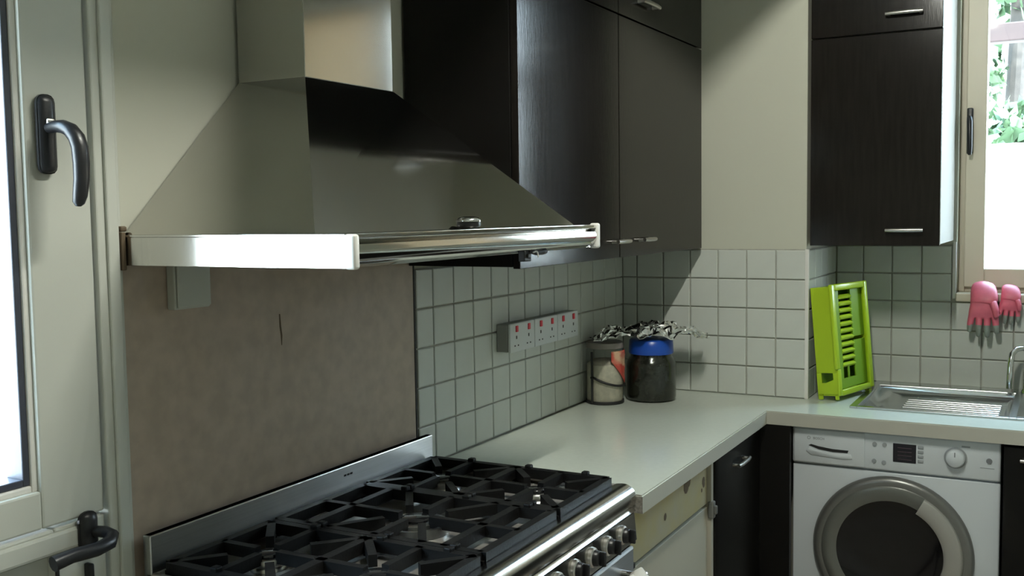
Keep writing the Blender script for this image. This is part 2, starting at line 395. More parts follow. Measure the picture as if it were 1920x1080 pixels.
# lower handle
HX2 = -2.337
bm = bmesh.new(); box(bm, HX2-.019,HX2+.017, -.030,-.006, .990,1.056, .0145, 3); box(bm, HX2-.004,HX2+.005,-.024,-.007,.93,.968,.003); 
hl = obj('door_handle', bm, M['black'], low, smooth=True)
bm = bmesh.new(); tube(bm, [(HX2+.004,-.022,1.022),(HX2+.010,-.045,1.022),(HX2+.010,-.062,1.018),(HX2-.003,-.072,1.012),(HX2-.03,-.075,1.009),(HX2-.075,-.074,1.012),(HX2-.107,-.070,1.008)], [.009,.010,.0115,.012,.0115,.0115,.0125], n=10)
obj('handle_lever', bm, M['black'], hl, smooth=True)
bm = bmesh.new(); box(bm, HX2-.058,HX2-.052,-.012,-.006,.93,.985,.002)
obj('lock_edge', bm, M['blackmat'], low)

# ------------------------------------------------------------------ outside
struct('ground', B(-8,10, -8,8, -.3,-.12), M['paving'])
tag(obj('garden_wall', B(4.6,4.8, -7,6, -.12,1.98, bev=.01), M['ext_white']), 'white rendered garden wall seen low through the window', 'wall')
def bush(name, c, s, n, label, cat, seed):
    rnd = random.Random(seed); bm = bmesh.new()
    for _ in range(n):
        a, b, q = rnd.uniform(0,2*PI), math.acos(rnd.uniform(-1,1)), rnd.uniform(.55,1)
        p = Vector((c[0]+s[0]*q*math.sin(b)*math.cos(a), c[1]+s[1]*q*math.sin(b)*math.sin(a), c[2]+s[2]*q*math.cos(b)))
        d = Vector((rnd.uniform(-1,1),rnd.uniform(-1,1),rnd.uniform(-1,1))).normalized()
        e = d.cross(Vector((rnd.uniform(-1,1),rnd.uniform(-1,1),.3))).normalized(); L = rnd.uniform(.05,.11); W = L*.55
        v = [bm.verts.new(q2) for q2 in (p-d*L, p+e*W, p+d*L, p-e*W)]
        bm.faces.new(v)
    return bm
for i, (y, z, seed) in enumerate([(-1.15,2.16,3)]):
    t = thing('garden_shrub', ['pale green shrub rising behind the white garden wall in the window view','green shrub farther left behind the garden wall, beside the pier'][i], 'shrub', (5.5,y,-.12))
    obj('foliage', bush('f',(5.5,y,z-.25),(.45,.70,.42),1500,'','',seed), M['leaf'], t)
    bm = bmesh.new(); tube(bm, [(5.5,y,-.12),(5.52,y,1.2),(5.48,y,2.0)], [.06,.05,.03]); obj('stem', bm, M['bark'], t)
t = thing('garden_tree', 'tree with dark trunk behind the pergola beam at the window top', 'tree', (6.9,-.98,-.12))
bm = bmesh.new(); tube(bm, [(6.9,-.98,-.12),(6.9,-.97,2.0),(6.88,-1.02,3.3),(6.9,-1.0,4.4)], [.10,.09,.08,.05]); tube(bm, [(6.88,-1.02,3.0),(6.85,-1.25,3.6),(6.8,-1.5,4.2)],[.05,.035,.02]); obj('trunk', bm, M['bark'], t)
obj('foliage', bush('f',(6.9,-.75,3.95),(.5,1.0,.85),900,'','',11), M['leaf'], t)
bm = bush('f',(6.6,-.72,2.75),(.25,.22,.34),170,'','',21); obj('low_foliage', bm, M['leaf'], t)
t = thing('pergola', 'reddish brown pergola beam on a post outside the window', 'pergola', (3.4,-3.2,-.12))
bm = bmesh.new(); box(bm, 3.34,3.46, -3.4,-.88, 2.51,2.62, .008); obj('beam', bm, M['beam'], t)
bm = bmesh.new(); box(bm, 3.34,3.46, -3.26,-3.14, -.12,2.51, .008); obj('post', bm, M['beam'], t)

# ------------------------------------------------------------------ worktop
xs = [-1.340,-.262,-.002,-.090,.395,.458]; xs = sorted(set(xs)); ys = sorted(set([-2.6,-1.735,-.845,-.602,-.668,-.0095]))
def keep(x, y):
    if x < -.262: return y > -.602
    if x > -.002 and y > -.668: return False
    if -.090 < x < .395 and -1.735 < y < -.845: return False
    return True
bm = bmesh.new(); grid_solid(bm, xs, ys, .858, .900, keep)
bmesh.ops.bevel(bm, geom=[e for e in bm.edges if len(e.link_faces)==2 and e.calc_face_angle(0) > 1 and all(abs(v.co.z-.9)<1e-5 for v in e.verts)], offset=.003, segments=2, affect='EDGES')
for f in bm.faces:
    if abs(f.normal.z) < .5: f.material_index = 1
    if f.normal.x < -.9 and f.calc_center_median().x < -1.3: f.material_index = 2
wt = obj('worktop', bm, [M['worktop'], M['edge'], M['chip']])
tag(wt, 'pale glossy L-shaped worktop with sink and jars on it', 'worktop')

# ------------------------------------------------------------------ sink and tap
sk = thing('sink', 'inset stainless steel sink with drainer set in the worktop', 'sink', (.15,-1.3,.9))
SX, SXX, SY, SYY = -.108, .425, -.826, -1.75
def lp(z, x0,x1,y0,y1): return [(x0,y0,z),(x1,y0,z),(x1,y1,z),(x0,y1,z)]
bm = bmesh.new()
rings = [lp(.9005,SX,SXX,SYY,SY), lp(.906,SX+.004,SXX-.004,SYY+.004,SY-.004), lp(.906,SX+.020,SXX-.075,-1.285,SY-.022), lp(.897,SX+.024,SXX-.079,-1.281,SY-.028), lp(.884,SX+.05,SXX-.10,-1.27,SY-.075), lp(.881,SX+.07,SXX-.12,-1.262,SY-.11)]
# rim ring with two openings: build as boxes merged visually
for (a,b,c,d) in ((SX,SXX,SY-.022,SY),(SX,SX+.020,-1.285,SY-.022),(SXX-.075,SXX,-1.285,SY-.022),(SX,SXX,-1.305,-1.285),(SX,SX+.036,-1.715,-1.305),(SXX-.058,SXX,-1.715,-1.305),(SX,SXX,SYY,-1.715)):
    box(bm, a,b,c,d, .8985,.9065, .0012)
obj('rim', bm, M['sink'], sk)
bm = bmesh.new(); R = [[bm.verts.new(p) for p in r] for r in rings[2:]]
for A, C in zip(R[:-1], R[1:]):
    for i in range(4): bm.faces.new((A[i],A[(i+1)%4],C[(i+1)%4],C[i]))
bm.faces.new(R[-1]); bmesh.ops.recalc_face_normals(bm, faces=bm.faces[:])
obj('drainer', bm, M['sink'], sk, smooth=True)
bm = bmesh.new()
for i in range(7): box(bm, .0+i*.036,.012+i*.036, -1.25,-.96, .879,.8840, .002)
o = obj('drainer_rib', bm, M['sink'], sk); o['kind'] = 'stuff'
bm = bmesh.new(); R = []
for z, q in ((.905,0),(.885,.004),(.76,.02),(.735,.05)):
    R.append([bm.verts.new(p) for p in lp(z, SX+.036+q, SXX-.058-q, -1.715+q, -1.305-q)])
for A, C in zip(R[:-1], R[1:]):
    for i in range(4): bm.faces.new((A[i],A[(i+1)%4],C[(i+1)%4],C[i]))
bm.faces.new(R[-1]); bmesh.ops.recalc_face_normals(bm, faces=bm.faces[:])
obj('bowl', bm, M['sink'], sk, smooth=True)
bm = bmesh.new(); lathe(bm, [(0,.740),(.035,.740),(.04,.737)], (.15,-1.51,0), n=24); obj('drain', bm, M['chrome'], sk, smooth=True)
tp = thing('mixer_tap', 'chrome swan-neck mixer tap on the rear sink deck', 'tap', (.36,-1.30,.9065))
bm = bmesh.new(); lathe(bm, [(0,.9066),(.029,.9066),(.029,.915),(.022,.922),(.021,.985),(.0165,.992),(0,.993)], (.375,-1.322,0), n=24); obj('tap_body', bm, M['chrome'], tp, smooth=True)
bm = bmesh.new(); tube(bm, [(.375,-1.322,.98),(.375,-1.322,1.02),(.374,-1.318,1.045),(.37,-1.305,1.058),(.352,-1.285,1.055),(.335,-1.272,1.04),(.325,-1.268,1.01),(.322,-1.266,.97),(.322,-1.266,.925)], [.010,.0095,.0095,.0095,.0095,.0095,.0095,.0095,.0105], n=12)
obj('spout', bm, M['chrome'], tp, smooth=True)
bm = bmesh.new(); tube(bm, [(.375,-1.34,.955),(.365,-1.37,.975),(.34,-1.42,.992)], [.009,.008,.007], n=8); obj('tap_lever', bm, M['chrome'], tp, smooth=True)

# ------------------------------------------------------------------ handles
def bar_handle(parent, c, length, along, out, mm):
    """horizontal bar handle: c centre on the door face, along/out axis vectors"""
    c = Vector(c); a = Vector(along); o = Vector(out); h = length/2; bm = bmesh.new()
    tube(bm, [c-a*h+o*.020, c-a*h*.5+o*.023, c+a*h*.5+o*.023, c+a*h+o*.020], [.0058,.0065,.0065,.0058], n=8)
    for s in (-1,1): tube(bm, [c+a*s*h*.86, c+a*s*h*.86+o*.021], [.006,.005], n=8)
    return obj('handle', bm, mm, parent, smooth=True)

# ------------------------------------------------------------------ upper cabinets on the cooker wall
def upper_A(x0, x1, lab, hx, fx):
    t = thing('wall_cabinet', lab, 'cabinet', ((x0+x1)/2,0,1.41))
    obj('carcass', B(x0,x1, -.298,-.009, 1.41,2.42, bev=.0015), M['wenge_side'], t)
    d = obj('door', B(x0+.001,x1-.0015, -.318,-.2995, 1.406,2.080, bev=.0015), M['wenge'], t)
    bar_handle(d, (hx,-.318,1.452), .092, (1,0,0), (0,-1,0), M['satin'])
    f = obj('flap', B(x0+.001,x1-.0015, -.318,-.2995, 2.0845,2.418, bev=.0015), M['wenge'], t)
    bar_handle(f, (fx,-.318,2.142), .135, (1,0,0), (0,-1,0), M['satin'])
upper_A(-1.376,-.777, 'tall dark wenge wall cabinet next to the cooker hood', -.790, -1.10)
upper_A(-.775,-.040, 'dark wenge wall cabinet in the corner against the pale wall', -.588, -.567)
obj('filler_strip', B(-.0395,-.0015, -.285,-.268, 1.41,2.42), M['wenge_side'], wall_left, label='dark filler strip in the corner')
# window-wall cabinet
t = thing('wall_cabinet', 'narrow dark wall cabinet with white side panel left of the window', 'cabinet', (.25,-.875,1.41))
obj('carcass', B(.020,.4505, -1.0745,-.676, 1.418,2.42, bev=.0015), M['melamine'], t, label='white melamine carcass')
d = obj('door', B(0.0,.0185, -1.0745,-.676, 1.414,2.085, bev=.0015), M['wenge'], t)
bar_handle(d, (0,-.971,1.464), .112, (0,1,0), (-1,0,0), M['satin'])
f = obj('flap', B(0.0,.0185, -1.0745,-.676, 2.0895,2.418, bev=.0015), M['wenge'], t)
bar_handle(f, (0,-.963,2.143), .110, (0,1,0), (-1,0,0), M['satin'])

# ------------------------------------------------------------------ base units
t = thing('base_cabinet', 'stripped cream base cabinet missing its drawer front beside the cooker', 'cabinet', (-1.02,-.3,0))
bm = bmesh.new(); box(bm, -1.330,-1.312, -.55,-.03, .10,.8575); box(bm, -.742,-.724, -.572,-.03, .10,.8575); box(bm, -1.312,-.742, -.53,-.03, .10,.118); box(bm,-1.312,-.742,-.045,-.03,.118,.8575)
obj('carcass', bm, M['cream'], t)
dr = obj('drawer_box', B(-1.332,-.745, -.560,-.540, .722,.8570, bev=.001), M['raw'], t, label='bare stained yellowish drawer panel')
for (x, z, s) in ((-.92,.815,.022),(-.90,.822,.016),(-.775,.792,.013),(-.772,.783,.010),(-1.08,.775,.010),(-.79,.77,.006)):
    bm = bmesh.new(); lathe(bm, [(0,-.5612),(s*.6,-.5611),(s,-.5604)], (x,0,z), 'Y', n=9); obj('glue_stain', bm, M['rawstain'], dr)
obj('front_panel', B(-1.322,-.748, -.562,-.546, .115,.714, bev=.002), M['cream'], t, label='plain cream board below the drawer')
bm = bmesh.new(); box(bm, -1.318,-1.296, -.566,-.556, .715,.728,.001); obj('bracket', bm, M['blackmat'], t)
bm = bmesh.new(); box(bm, -.748,-.7245, -.580,-.563, .680,.728,.004); box(bm, -.742,-.728,-.587,-.578,.692,.716,.003); obj('hinge', bm, M['wmsilver'], t)
obj('plinth', B(-1.332,-.724, -.52,-.505, 0,.10), M['wenge_side'], t)
t = thing('base_cabinet', 'black base cabinet with door ajar in the worktop corner', 'cabinet', (-.46,-.3,0))
bm = bmesh.new(); box(bm, -.722,-.262, -.545,-.03, .10,.8575)
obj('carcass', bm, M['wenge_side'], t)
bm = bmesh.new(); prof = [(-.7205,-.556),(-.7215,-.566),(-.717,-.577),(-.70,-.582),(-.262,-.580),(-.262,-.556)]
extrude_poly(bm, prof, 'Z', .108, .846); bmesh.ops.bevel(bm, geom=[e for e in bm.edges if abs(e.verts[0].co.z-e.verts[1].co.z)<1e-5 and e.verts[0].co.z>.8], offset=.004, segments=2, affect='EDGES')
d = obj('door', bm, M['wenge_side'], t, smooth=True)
bar_handle(d, (-.512,-.5805,.792), .120, (1,0,0), (0,-1,0), M['satin'])
obj('corner_post', B(-.2615,-.240, -.6745,-.545, .10,.8575), M['wenge_side'], t)
obj('plinth', B(-.722,-.240, -.52,-.505, 0,.10), M['wenge_side'], t)
t = thing('base_cabinet', 'black base cabinet right of the washing machine under the sink', 'cabinet', (.1,-1.8,0))
bm = bmesh.new(); box(bm, -.228,.44, -1.296,-1.280, .10,.8575); box(bm, -.228,.44, -2.19,-2.174, .10,.8575); box(bm,-.228,.44,-2.174,-1.296,.10,.116); box(bm,.425,.44,-2.174,-1.296,.116,.8575)
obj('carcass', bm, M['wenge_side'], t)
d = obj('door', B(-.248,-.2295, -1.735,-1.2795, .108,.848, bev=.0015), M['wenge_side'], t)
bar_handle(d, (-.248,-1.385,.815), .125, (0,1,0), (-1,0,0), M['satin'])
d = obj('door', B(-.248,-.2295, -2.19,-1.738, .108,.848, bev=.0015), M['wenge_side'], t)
obj('plinth', B(-.20,-.185, -2.19,-1.28, 0,.10), M['wenge_side'], t)

# ------------------------------------------------------------------ washing machine
wmt = thing('washing_machine', 'white front-loading washing machine under the worktop', 'washing machine', (.05,-.974,0))
WX = -.225
bm = bmesh.new(); box(bm, WX+.012,.34, -1.2715,-.6765, .012,.850, .006)
obj('body', bm, M['wm'], wmt, smooth=True)
bm = bmesh.new(); box(bm, WX-.001,WX+.0115, -1.2715,-.6765, .05,.7335, .005)
obj('front_panel', bm, M['wm'], wmt, smooth=True)
bm = bmesh.new(); box(bm, WX-.008,WX+.0115, -1.2715,-.6765, .7385,.8525, .006)
cp = obj('control_panel', bm, M['wm'], wmt, smooth=True)
obj('plinth', B(WX+.02,WX+.03, -1.265,-.683, .0125,.049), M['wm'], wmt)
XF = WX-.008
dw = obj('detergent_drawer', B(XF-.004,XF+.004, -.8955,-.682, .7425,.8485, bev=.003), M['wm'], wmt, smooth=True)
bm = bmesh.new(); extrude_poly(bm, [(-.727,.797),(-.760,.7865),(-.80,.782),(-.845,.7825),(-.848,.791),(-.80,.7915),(-.757,.7965),(-.735,.8015)], 'X', XF-.0048, XF-.0035)
obj('finger_slot', bm, M['blackmat'], dw, label='dark curved finger recess')
bm = bmesh.new(); extrude_poly(bm, [(-.720,.780),(-.735,.768),(-.83,.763),(-.86,.766),(-.855,.7795),(-.80,.7785),(-.757,.783),(-.730,.792)], 'X', XF-.0075, XF-.003)
bmesh.ops.bevel(bm, geom=bm.edges[:], offset=.001, segments=1, affect='EDGES')
obj('finger_pull', bm, M['wm'], dw, smooth=True)
def text_obj(name, body, size, loc, parent, m):
    cu = bpy.data.curves.new('t','FONT'); cu.body = body; cu.size = size; cu.extrude = .0002
    to = bpy.data.objects.new('t', cu); COL.objects.link(to)
    dg = bpy.context.evaluated_depsgraph_get(); me = bpy.data.meshes.new_from_object(to.evaluated_get(dg))
    bpy.data.objects.remove(to); bpy.data.curves.remove(cu)
    # text plane (x right, y up) -> facing -x : right = -y, up = z
    me.transform(Matrix(((0,0,-1,0),(-1,0,0,0),(0,1,0,0),(0,0,0,1))))
    me.materials.clear(); me.materials.append(m)
    o = bpy.data.objects.new(name, me); COL.objects.link(o); o.parent = parent; o.location = Vector(loc)-wpos(parent); return o
text_obj('maker_print', 'BOSCH', .0105, (XF-.0046,-.741,.8175), dw, M['wmgrey'])
bm = bmesh.new(); lathe(bm, [(.0035,XF-.0046),(.0052,XF-.0046)], (0,-.728,.8215), 'X', n=18); obj('maker_emblem', bm, M['wmbtn'], dw)
for (y, z) in ((-.924,.8185),(-.9525,.8185),(-.9225,.766),(-.951,.764)):
    bm = bmesh.new(); lathe(bm, [(0,XF-.0035),(.0062,XF-.003),(.0072,XF+.001)], (0,y,z), 'X', n=16); obj('button', bm, M['wmbtn'], cp, smooth=True)
bm = bmesh.new(); box(bm, XF-.0015,XF+.001, -1.0425,-.977, .7695,.8265, .001)
ds = obj('display', bm, M['display'], cp)
bm = bmesh.new()
for i in range(4): box(bm, XF-.0022,XF-.0012, -1.03,-.99, .779+i*.0115,.7802+i*.0115)
obj('display_print', bm, mat('display_print',(.12,.07,.09),.5), ds)
for i in range(4):
    bm = bmesh.new(); box(bm, XF-.002,XF+.001, -1.063,-1.047, .7725+i*.014,.7825+i*.014, .002); obj('button', bm, M['wmbtn'], cp, smooth=True)
bm = bmesh.new(); lathe(bm, [(0,XF-.026),(.021,XF-.026),(.025,XF-.022),(.0275,XF+.001)], (0,-1.151,.799), 'X', n=36)
dl = obj('dial', bm, M['wm'], cp, smooth=True)
bm = bmesh.new(); lathe(bm, [(.0278,XF-.004),(.0315,XF-.003),(.0315,XF+.001)], (0,-1.151,.799), 'X', n=36); obj('dial_ring', bm, M['wmbtn'], dl, smooth=True)
bm = bmesh.new(); box(bm, XF-.0272,XF-.0255, -1.1525,-1.1495, .806,.820); obj('dial_mark', bm, M['wmgrey'], dl)
bm = bmesh.new(); lathe(bm, [(0,XF-.004),(.0072,XF-.004),(.0085,XF+.001)], (0,-1.241,.798), 'X', n=18); obj('button', bm, M['wmgrey'], cp, smooth=True)
bm = bmesh.new(); box(bm, XF-.0006,XF+.0004, -1.255,-1.217, .7755,.7775); obj('panel_print', bm, M['wmbtn'], cp)
bm = bmesh.new(); box(bm, XF-.0006,XF+.0004, -1.190,-1.167, .8315,.8365); obj('panel_print', bm, M['wmbtn'], cp)
# porthole door
DC = (-.975,.490); xd = WX-.001
bm = bmesh.new(); lathe(bm, [(.2325,xd+.001),(.2325,xd-.010),(.2255,xd-.019),(.216,xd-.022),(.205,xd-.021)], (0,*DC), 'X', n=72)
pd = obj('porthole_rim', bm, M['wmsilver'], wmt, smooth=True)
bm = bmesh.new(); lathe(bm, [(.205,xd-.021),(.198,xd-.025),(.178,xd-.024),(.160,xd-.019)], (0,*DC), 'X', n=72)
obj('inner_ring', bm, mat('ring_grey',(.16,.165,.15),.3,metal=.4), pd, smooth=True)
bm = bmesh.new(); lathe(bm, [(.162,xd-.019),(.150,xd-.015),(.12,xd-.009),(.07,xd-.005),(0,xd-.004)], (0,*DC), 'X', n=72)
obj('porthole_glass', bm, M['darkglass'], pd, smooth='all')
# handle: wedge between rim and glass, upper right (lathe angle: cos -> y, sin -> z)
bm = bmesh.new(); lathe(bm, [(.148,xd-.014),(.150,xd-.027),(.160,xd-.032),(.196,xd-.030),(.203,xd-.024),(.203,xd-.018)], (0,*DC), 'X', n=26, a0=math.radians(118), a1=math.radians(208))
obj('porthole_handle', bm, M['wmsilver2'], pd, smooth=True)

# ------------------------------------------------------------------ cooker
ck = thing('cooker', 'wide stainless steel range cooker with black pan supports', 'cooker', (-1.79,-.3,0))
KX0, KX1 = -2.237, -1.346
bm = bmesh.new(); box(bm, KX0,KX1, -.555,-.035, .04,.893, .003); obj('body', bm, M['steelx'], ck)
bm = bmesh.new(); box(bm, KX0,KX1, -.540,-.035, .8935,.905, .002); 
box(bm, KX0,KX0+.012, -.540,-.035, .9045,.922,.002); box(bm, KX1-.012,KX1, -.540,-.035, .9045,.922,.002); box(bm, KX0+.012,KX1-.012, -.052,-.035, .9045,.922,.002)
obj('hob', bm, M['hobsteel'], ck)
bm = bmesh.new(); N = []
for k in range(9):
    a = PI/2*k/8; N.append((-.560-.028*math.sin(a), .898+.026*math.cos(a)))
prof = [(-.5405,.922),(-.556,.924)]+N+[(-.588,.885),(-.582,.874),(-.584,.869),(-.588,.866),(-.584,.862),(-.5405,.862)]
extrude_poly(bm, prof, 'X', KX0, KX1); obj('front_nose', bm, M['nose'], ck, smooth=True)
bm = bmesh.new(); extrude_poly(bm, [(-.556,.8605),(-.584,.8605),(-.590,.800),(-.556,.792)], 'X', KX0, KX1)
fa = obj('control_fascia', bm, M['nose'], ck)
k0 = None
for i in range(8):
    x = -1.425-.0805*i
    bm = bmesh.new()
    lathe(bm, [(0,-.606),(.012,-.606),(.0155,-.603),(.0165,-.592)], (x,0,.832), 'Y', n=18)
    box(bm, x-.0035,x+.0035, -.618,-.604, .817,.847, .002)
    k = obj('control_knob', bm, M['black'], fa, smooth=True)
    bm = bmesh.new(); lathe(bm, [(.017,-.594),(.0205,-.592),(.0215,-.585)], (x,0,.832), 'Y', n=18); obj('bezel', bm, M['satin'], k, smooth=True)
bm = bmesh.new(); box(bm, KX0+.003,KX1-.003, -.585,-.5555, .25,.787, .006); od = obj('oven_door', bm, M['steelx'], ck)
obj('oven_glass', B(KX0+.09,KX1-.09, -.5872,-.585, .36,.68, bev=.0008), M['darkglass'], od)
bm = bmesh.new(); tube(bm, [(KX0+.03,-.632,.745),(KX1-.066,-.632,.745)], .011, n=14)
for x in (KX0+.06, KX1-.0745): tube(bm, [(x,-.584,.745),(x,-.632,.745)], .008, n=10)
obj('oven_handle', bm, M['chrome'], od, smooth=True)
obj('plinth_drawer', B(KX0+.003,KX1-.003, -.580,-.5555, .05,.243, bev=.004), M['steelx'], ck)
for x in (KX0+.05, KX1-.05):
    for y in (-.50,-.09):
        bm = bmesh.new(); lathe(bm, [(0,0),(.02,0),(.018,.04)], (x,y,0), n=14); obj('foot', bm, M['blackmat'], ck)
bm = bmesh.new(); box(bm, KX0,KX1+.002, -.048,-.030, .905,.9885, .002)
bg_ = obj('backguard', bm, M['steelx'], ck)
bm = bmesh.new()
for i in range(3): box(bm, -1.70+i*.011,-1.692+i*.011, -.0485,-.0479, .966,.970)
obj('backguard_slot', bm, M['blackmat'], bg_)
# burners
def burner(x, y, r, ring=False):
    bm = bmesh.new(); lathe(bm, [(0,.9125),(r*1.35,.9125),(r*1.3,.917),(r*1.12,.920),(r*1.08,.931),(r*.92,.934),(0,.934)], (x,y,-.0072), n=28)
    b = obj('burner', bm, M['alu'], ck, smooth=True)
    bm = bmesh.new(); lathe(bm, [(0,.9425),(r*.72,.942),(r*.82,.939),(r*.82,.9345),(0,.9345)], (x,y,-.0072), n=28); obj('burner_cap', bm, M['enamel'], b, smooth=True)
    if ring:
        bm = bmesh.new(); lathe(bm, [(r*1.5,.9125),(r*1.62,.930),(r*1.85,.930),(r*1.95,.9125)], (x,y,-.0072), n=36); obj('outer_crown', bm, M['alu'], b, smooth=True)
BP = [(-2.085,-.415,.032,0),(-2.085,-.175,.026,0),(-1.79,-.295,.036,1),(-1.50,-.415,.026,0),(-1.50,-.175,.032,0)]
for (x,y,r,g) in BP: burner(x,y,r,g)
# pan supports: each a grate of bars
def bar(bm, p, q, wdt=.015, h=.022, zt=.940):
    p, q = Vector((*p,0)), Vector((*q,0)); d = (q-p).normalized(); n = Vector((-d.y,d.x,0))*wdt/2
    vs = [bm.verts.new((a+n*s).to_tuple()[:2]+(z,)) for a in (p,q) for s in (-1,1) for z in (zt-h,zt)]
    for f in ((0,1,3,2),(4,6,7,5),(0,4,5,1),(2,3,7,6),(1,5,7,3),(0,2,6,4)): bm.faces.new([vs[i] for i in f])
def grate(x0, x1, burners):
    bm = bmesh.new(); y0, y1 = -.530,-.066
    for a, b in (((x0,y0),(x1,y0)),((x1,y0),(x1,y1)),((x1,y1),(x0,y1)),((x0,y1),(x0,y0))): bar(bm,a,b,.018)
    ym = -.297
    if len(burners) > 1: bar(bm,(x0,ym),(x1,ym),.020)
    for (x,y,r) in burners:
        lo, hi = (y0,ym) if y < ym else (ym,y1)
        if len(burners) == 1: lo, hi = y0, y1
        g = .024 if len(burners) > 1 else .036
        bar(bm,(x0,y),(x-g,y)); bar(bm,(x+g,y),(x1,y)); bar(bm,(x,lo),(x,y-g)); bar(bm,(x,y+g),(x,hi))
        if len(burners) > 1:
            for sx2 in (-1,1):
                for sy2 in (-1,1):
                    xx = x0 if sx2 < 0 else x1; yy = lo if sy2 < 0 else hi
                    bar(bm,(xx,yy),(x+(xx-x)*.42,y+(yy-y)*.42), .016)
        else:
            for sy2 in (-1,1):
                bar(bm,(x0,y+sy2*.11),(x-.045,y+sy2*.045),.016); bar(bm,(x1,y+sy2*.11),(x+.045,y+sy2*.045),.016)
                bar(bm,(x0,y+sy2*.155),(x1,y+sy2*.155),.018)
    for x in (x0,x1):
        for y in (y0,ym,y1): box(bm, x-.006,x+.006, y-.006,y+.006, .9055,.925)
        for y in (-.175,-.33,-.475): box(bm, x-.008,x+.008, y-.008,y+.008, .937,.948, .003)
    bmesh.ops.recalc_face_normals(bm, faces=bm.faces[:])
    obj('pan_support', bm, M['iron'], ck)
grate(-2.212,-1.952,[(b[0],b[1],b[2]) for b in BP[:2]])
grate(-1.932,-1.650,[(BP[2][0],BP[2][1],BP[2][2])])
grate(-1.632,-1.368,[(b[0],b[1],b[2]) for b in BP[3:]])
# towel over the oven handle
bm = bmesh.new(); nx, ns = 14, 16; g = []
for i in range(nx+1):
    row = []
    for j in range(ns+1):
        s = j/ns; x = -1.556+.123*i/nx; wv = .005*math.sin(i*1.3)+.003*math.sin(i*2.9+1)
        if s < .35: y, z = -.612+abs(wv)*.4, .50+(.745-.50)*s/.35
        elif s < .5: a = PI*(s-.35)/.15; y, z = -.632+.0145*math.cos(a)*1.15, .745+.0165*math.sin(a)+.006*math.sin(a)*(1+math.sin(i*1.1))
        else: y, z = -.650-abs(wv)*1.5, .745-(.745-.36)*(s-.5)/.5
        row.append(bm.verts.new((x+(.004*math.sin(j*.7) if s>.5 else 0), y, z)))
    g.append(row)
for i in range(nx):
    for j in range(ns): bm.faces.new((g[i][j],g[i+1][j],g[i+1][j+1],g[i][j+1]))
o = obj('tea_towel', bm, M['cloth'], None, smooth='all'); sm = o.modifiers.new('s','SOLIDIFY'); sm.thickness = .003; sm.offset = 0
tag(o, 'white cloth hung over the oven door handle', 'towel')

# ------------------------------------------------------------------ cooker hood
hd = thing('cooker_hood', 'brushed steel pyramid chimney hood above the range cooker', 'cooker hood', (-1.79,-.25,1.455))
HX0, HX1, HZ = -2.238, -1.340, 1.455
bm = bmesh.new(); box(bm, HX0,HX0+.003, -.485,-.010, HZ,1.503,.0008); box(bm, HX1-.003,HX1, -.485,-.010, HZ,1.503,.0008); box(bm, HX0+.003,HX1-.003, -.013,-.010, HZ,1.503)
box(bm, HX0-.001,HX0+.03, -.485,-.010, 1.5032,1.507,.0008); box(bm, HX1-.03,HX1+.001, -.485,-.010, 1.5032,1.507,.0008); box(bm, HX0+.03,HX1-.03, -.485,-.405, 1.5032,1.507,.0008); box(bm, HX0+.03,HX1-.03, -.025,-.010, 1.5032,1.507)
rim = obj('rim', bm, M['steel_side'], hd)
bm = bmesh.new(); prof = [(-.470,1.503),(-.497,1.5055),(-.5005,1.502),(-.4985,1.4985),(-.488,1.4965),(-.491,1.4935),(-.4995,1.4915)]
for k in range(9):
    a = PI/2*k/8-.05; prof.append((-.4855-.0155*math.cos(a), 1.484-.024*math.sin(a)))
prof += [(-.470,HZ)]
extrude_poly(bm, prof, 'X', HX0+.012, HX1-.012); obj('front_rail', bm, M['steel'], hd, smooth=True)
bm = bmesh.new(); box(bm, HX0-.0025,HX0+.0125, -.5035,-.4825, HZ-.001,1.507, .005, 3); obj('end_cap', bm, M['white'], hd, smooth=True, label='off-white rounded plastic end cap')
bm = bmesh.new(); box(bm, HX1-.0125,HX1+.004, -.5035,-.4825, HZ-.001,1.510, .005, 3); obj('end_cap', bm, M['white'], hd, smooth=True, label='off-white rounded plastic end cap')
obj('filter', B(HX0+.003,HX1-.003, -.470,-.013, 1.468,1.474), M['satin'], hd)
CX0, CX1, CYF, CZB = -1.946, -1.662, -.176, 1.792
bm = bmesh.new()
b4 = [bm.verts.new(p) for p in ((HX0+.004,-.012,1.5072),(HX0+.004,-.425,1.5072),(HX1-.004,-.440,1.5072),(HX1-.004,-.012,1.5072))]
t4 = [bm.verts.new(p) for p in ((CX0,-.012,CZB),(CX0,CYF,CZB),(CX1,CYF,CZB),(CX1,-.012,CZB))]
fs = []
for i in range(4):
    f = bm.faces.new((b4[i],b4[(i+1)%4],t4[(i+1)%4],t4[i])); fs.append(f)
bm.faces.new(t4); bm.faces.new(b4[::-1]); bmesh.ops.recalc_face_normals(bm, faces=bm.faces[:])
obj('canopy', bm, M['steel'], hd)
bm = bmesh.new(); box(bm, CX0+.001,CX1-.001, CYF+.001,-.011, CZB,CEIL-.002, .0015); obj('chimney', bm, M['steel'], hd)
bm = bmesh.new(); lathe(bm, [(0,1.529),(.016,1.528),(.022,1.522),(.023,1.513),(.018,1.5075)], (-1.826,-.452,0), n=24); kb = obj('rim_knob', bm, M['black'], hd, smooth=True)
bm = bmesh.new(); lathe(bm, [(.010,1.5295),(.0185,1.5275),(.0235,1.5225),(.0235,1.520)], (-1.826,-.452,0), n=24); obj('chrome_ring', bm, M['chrome'], kb, smooth=True)
bm = bmesh.new(); box(bm, HX0-.010,HX0-.0006, -.022,-.001, 1.447,1.512,.002); box(bm, HX0-.006,HX0+.008, -.016,-.001, 1.5125,1.522,.003); obj('wall_bracket', bm, M['rawstain'], hd, label='dark sealing strip against the door frame')
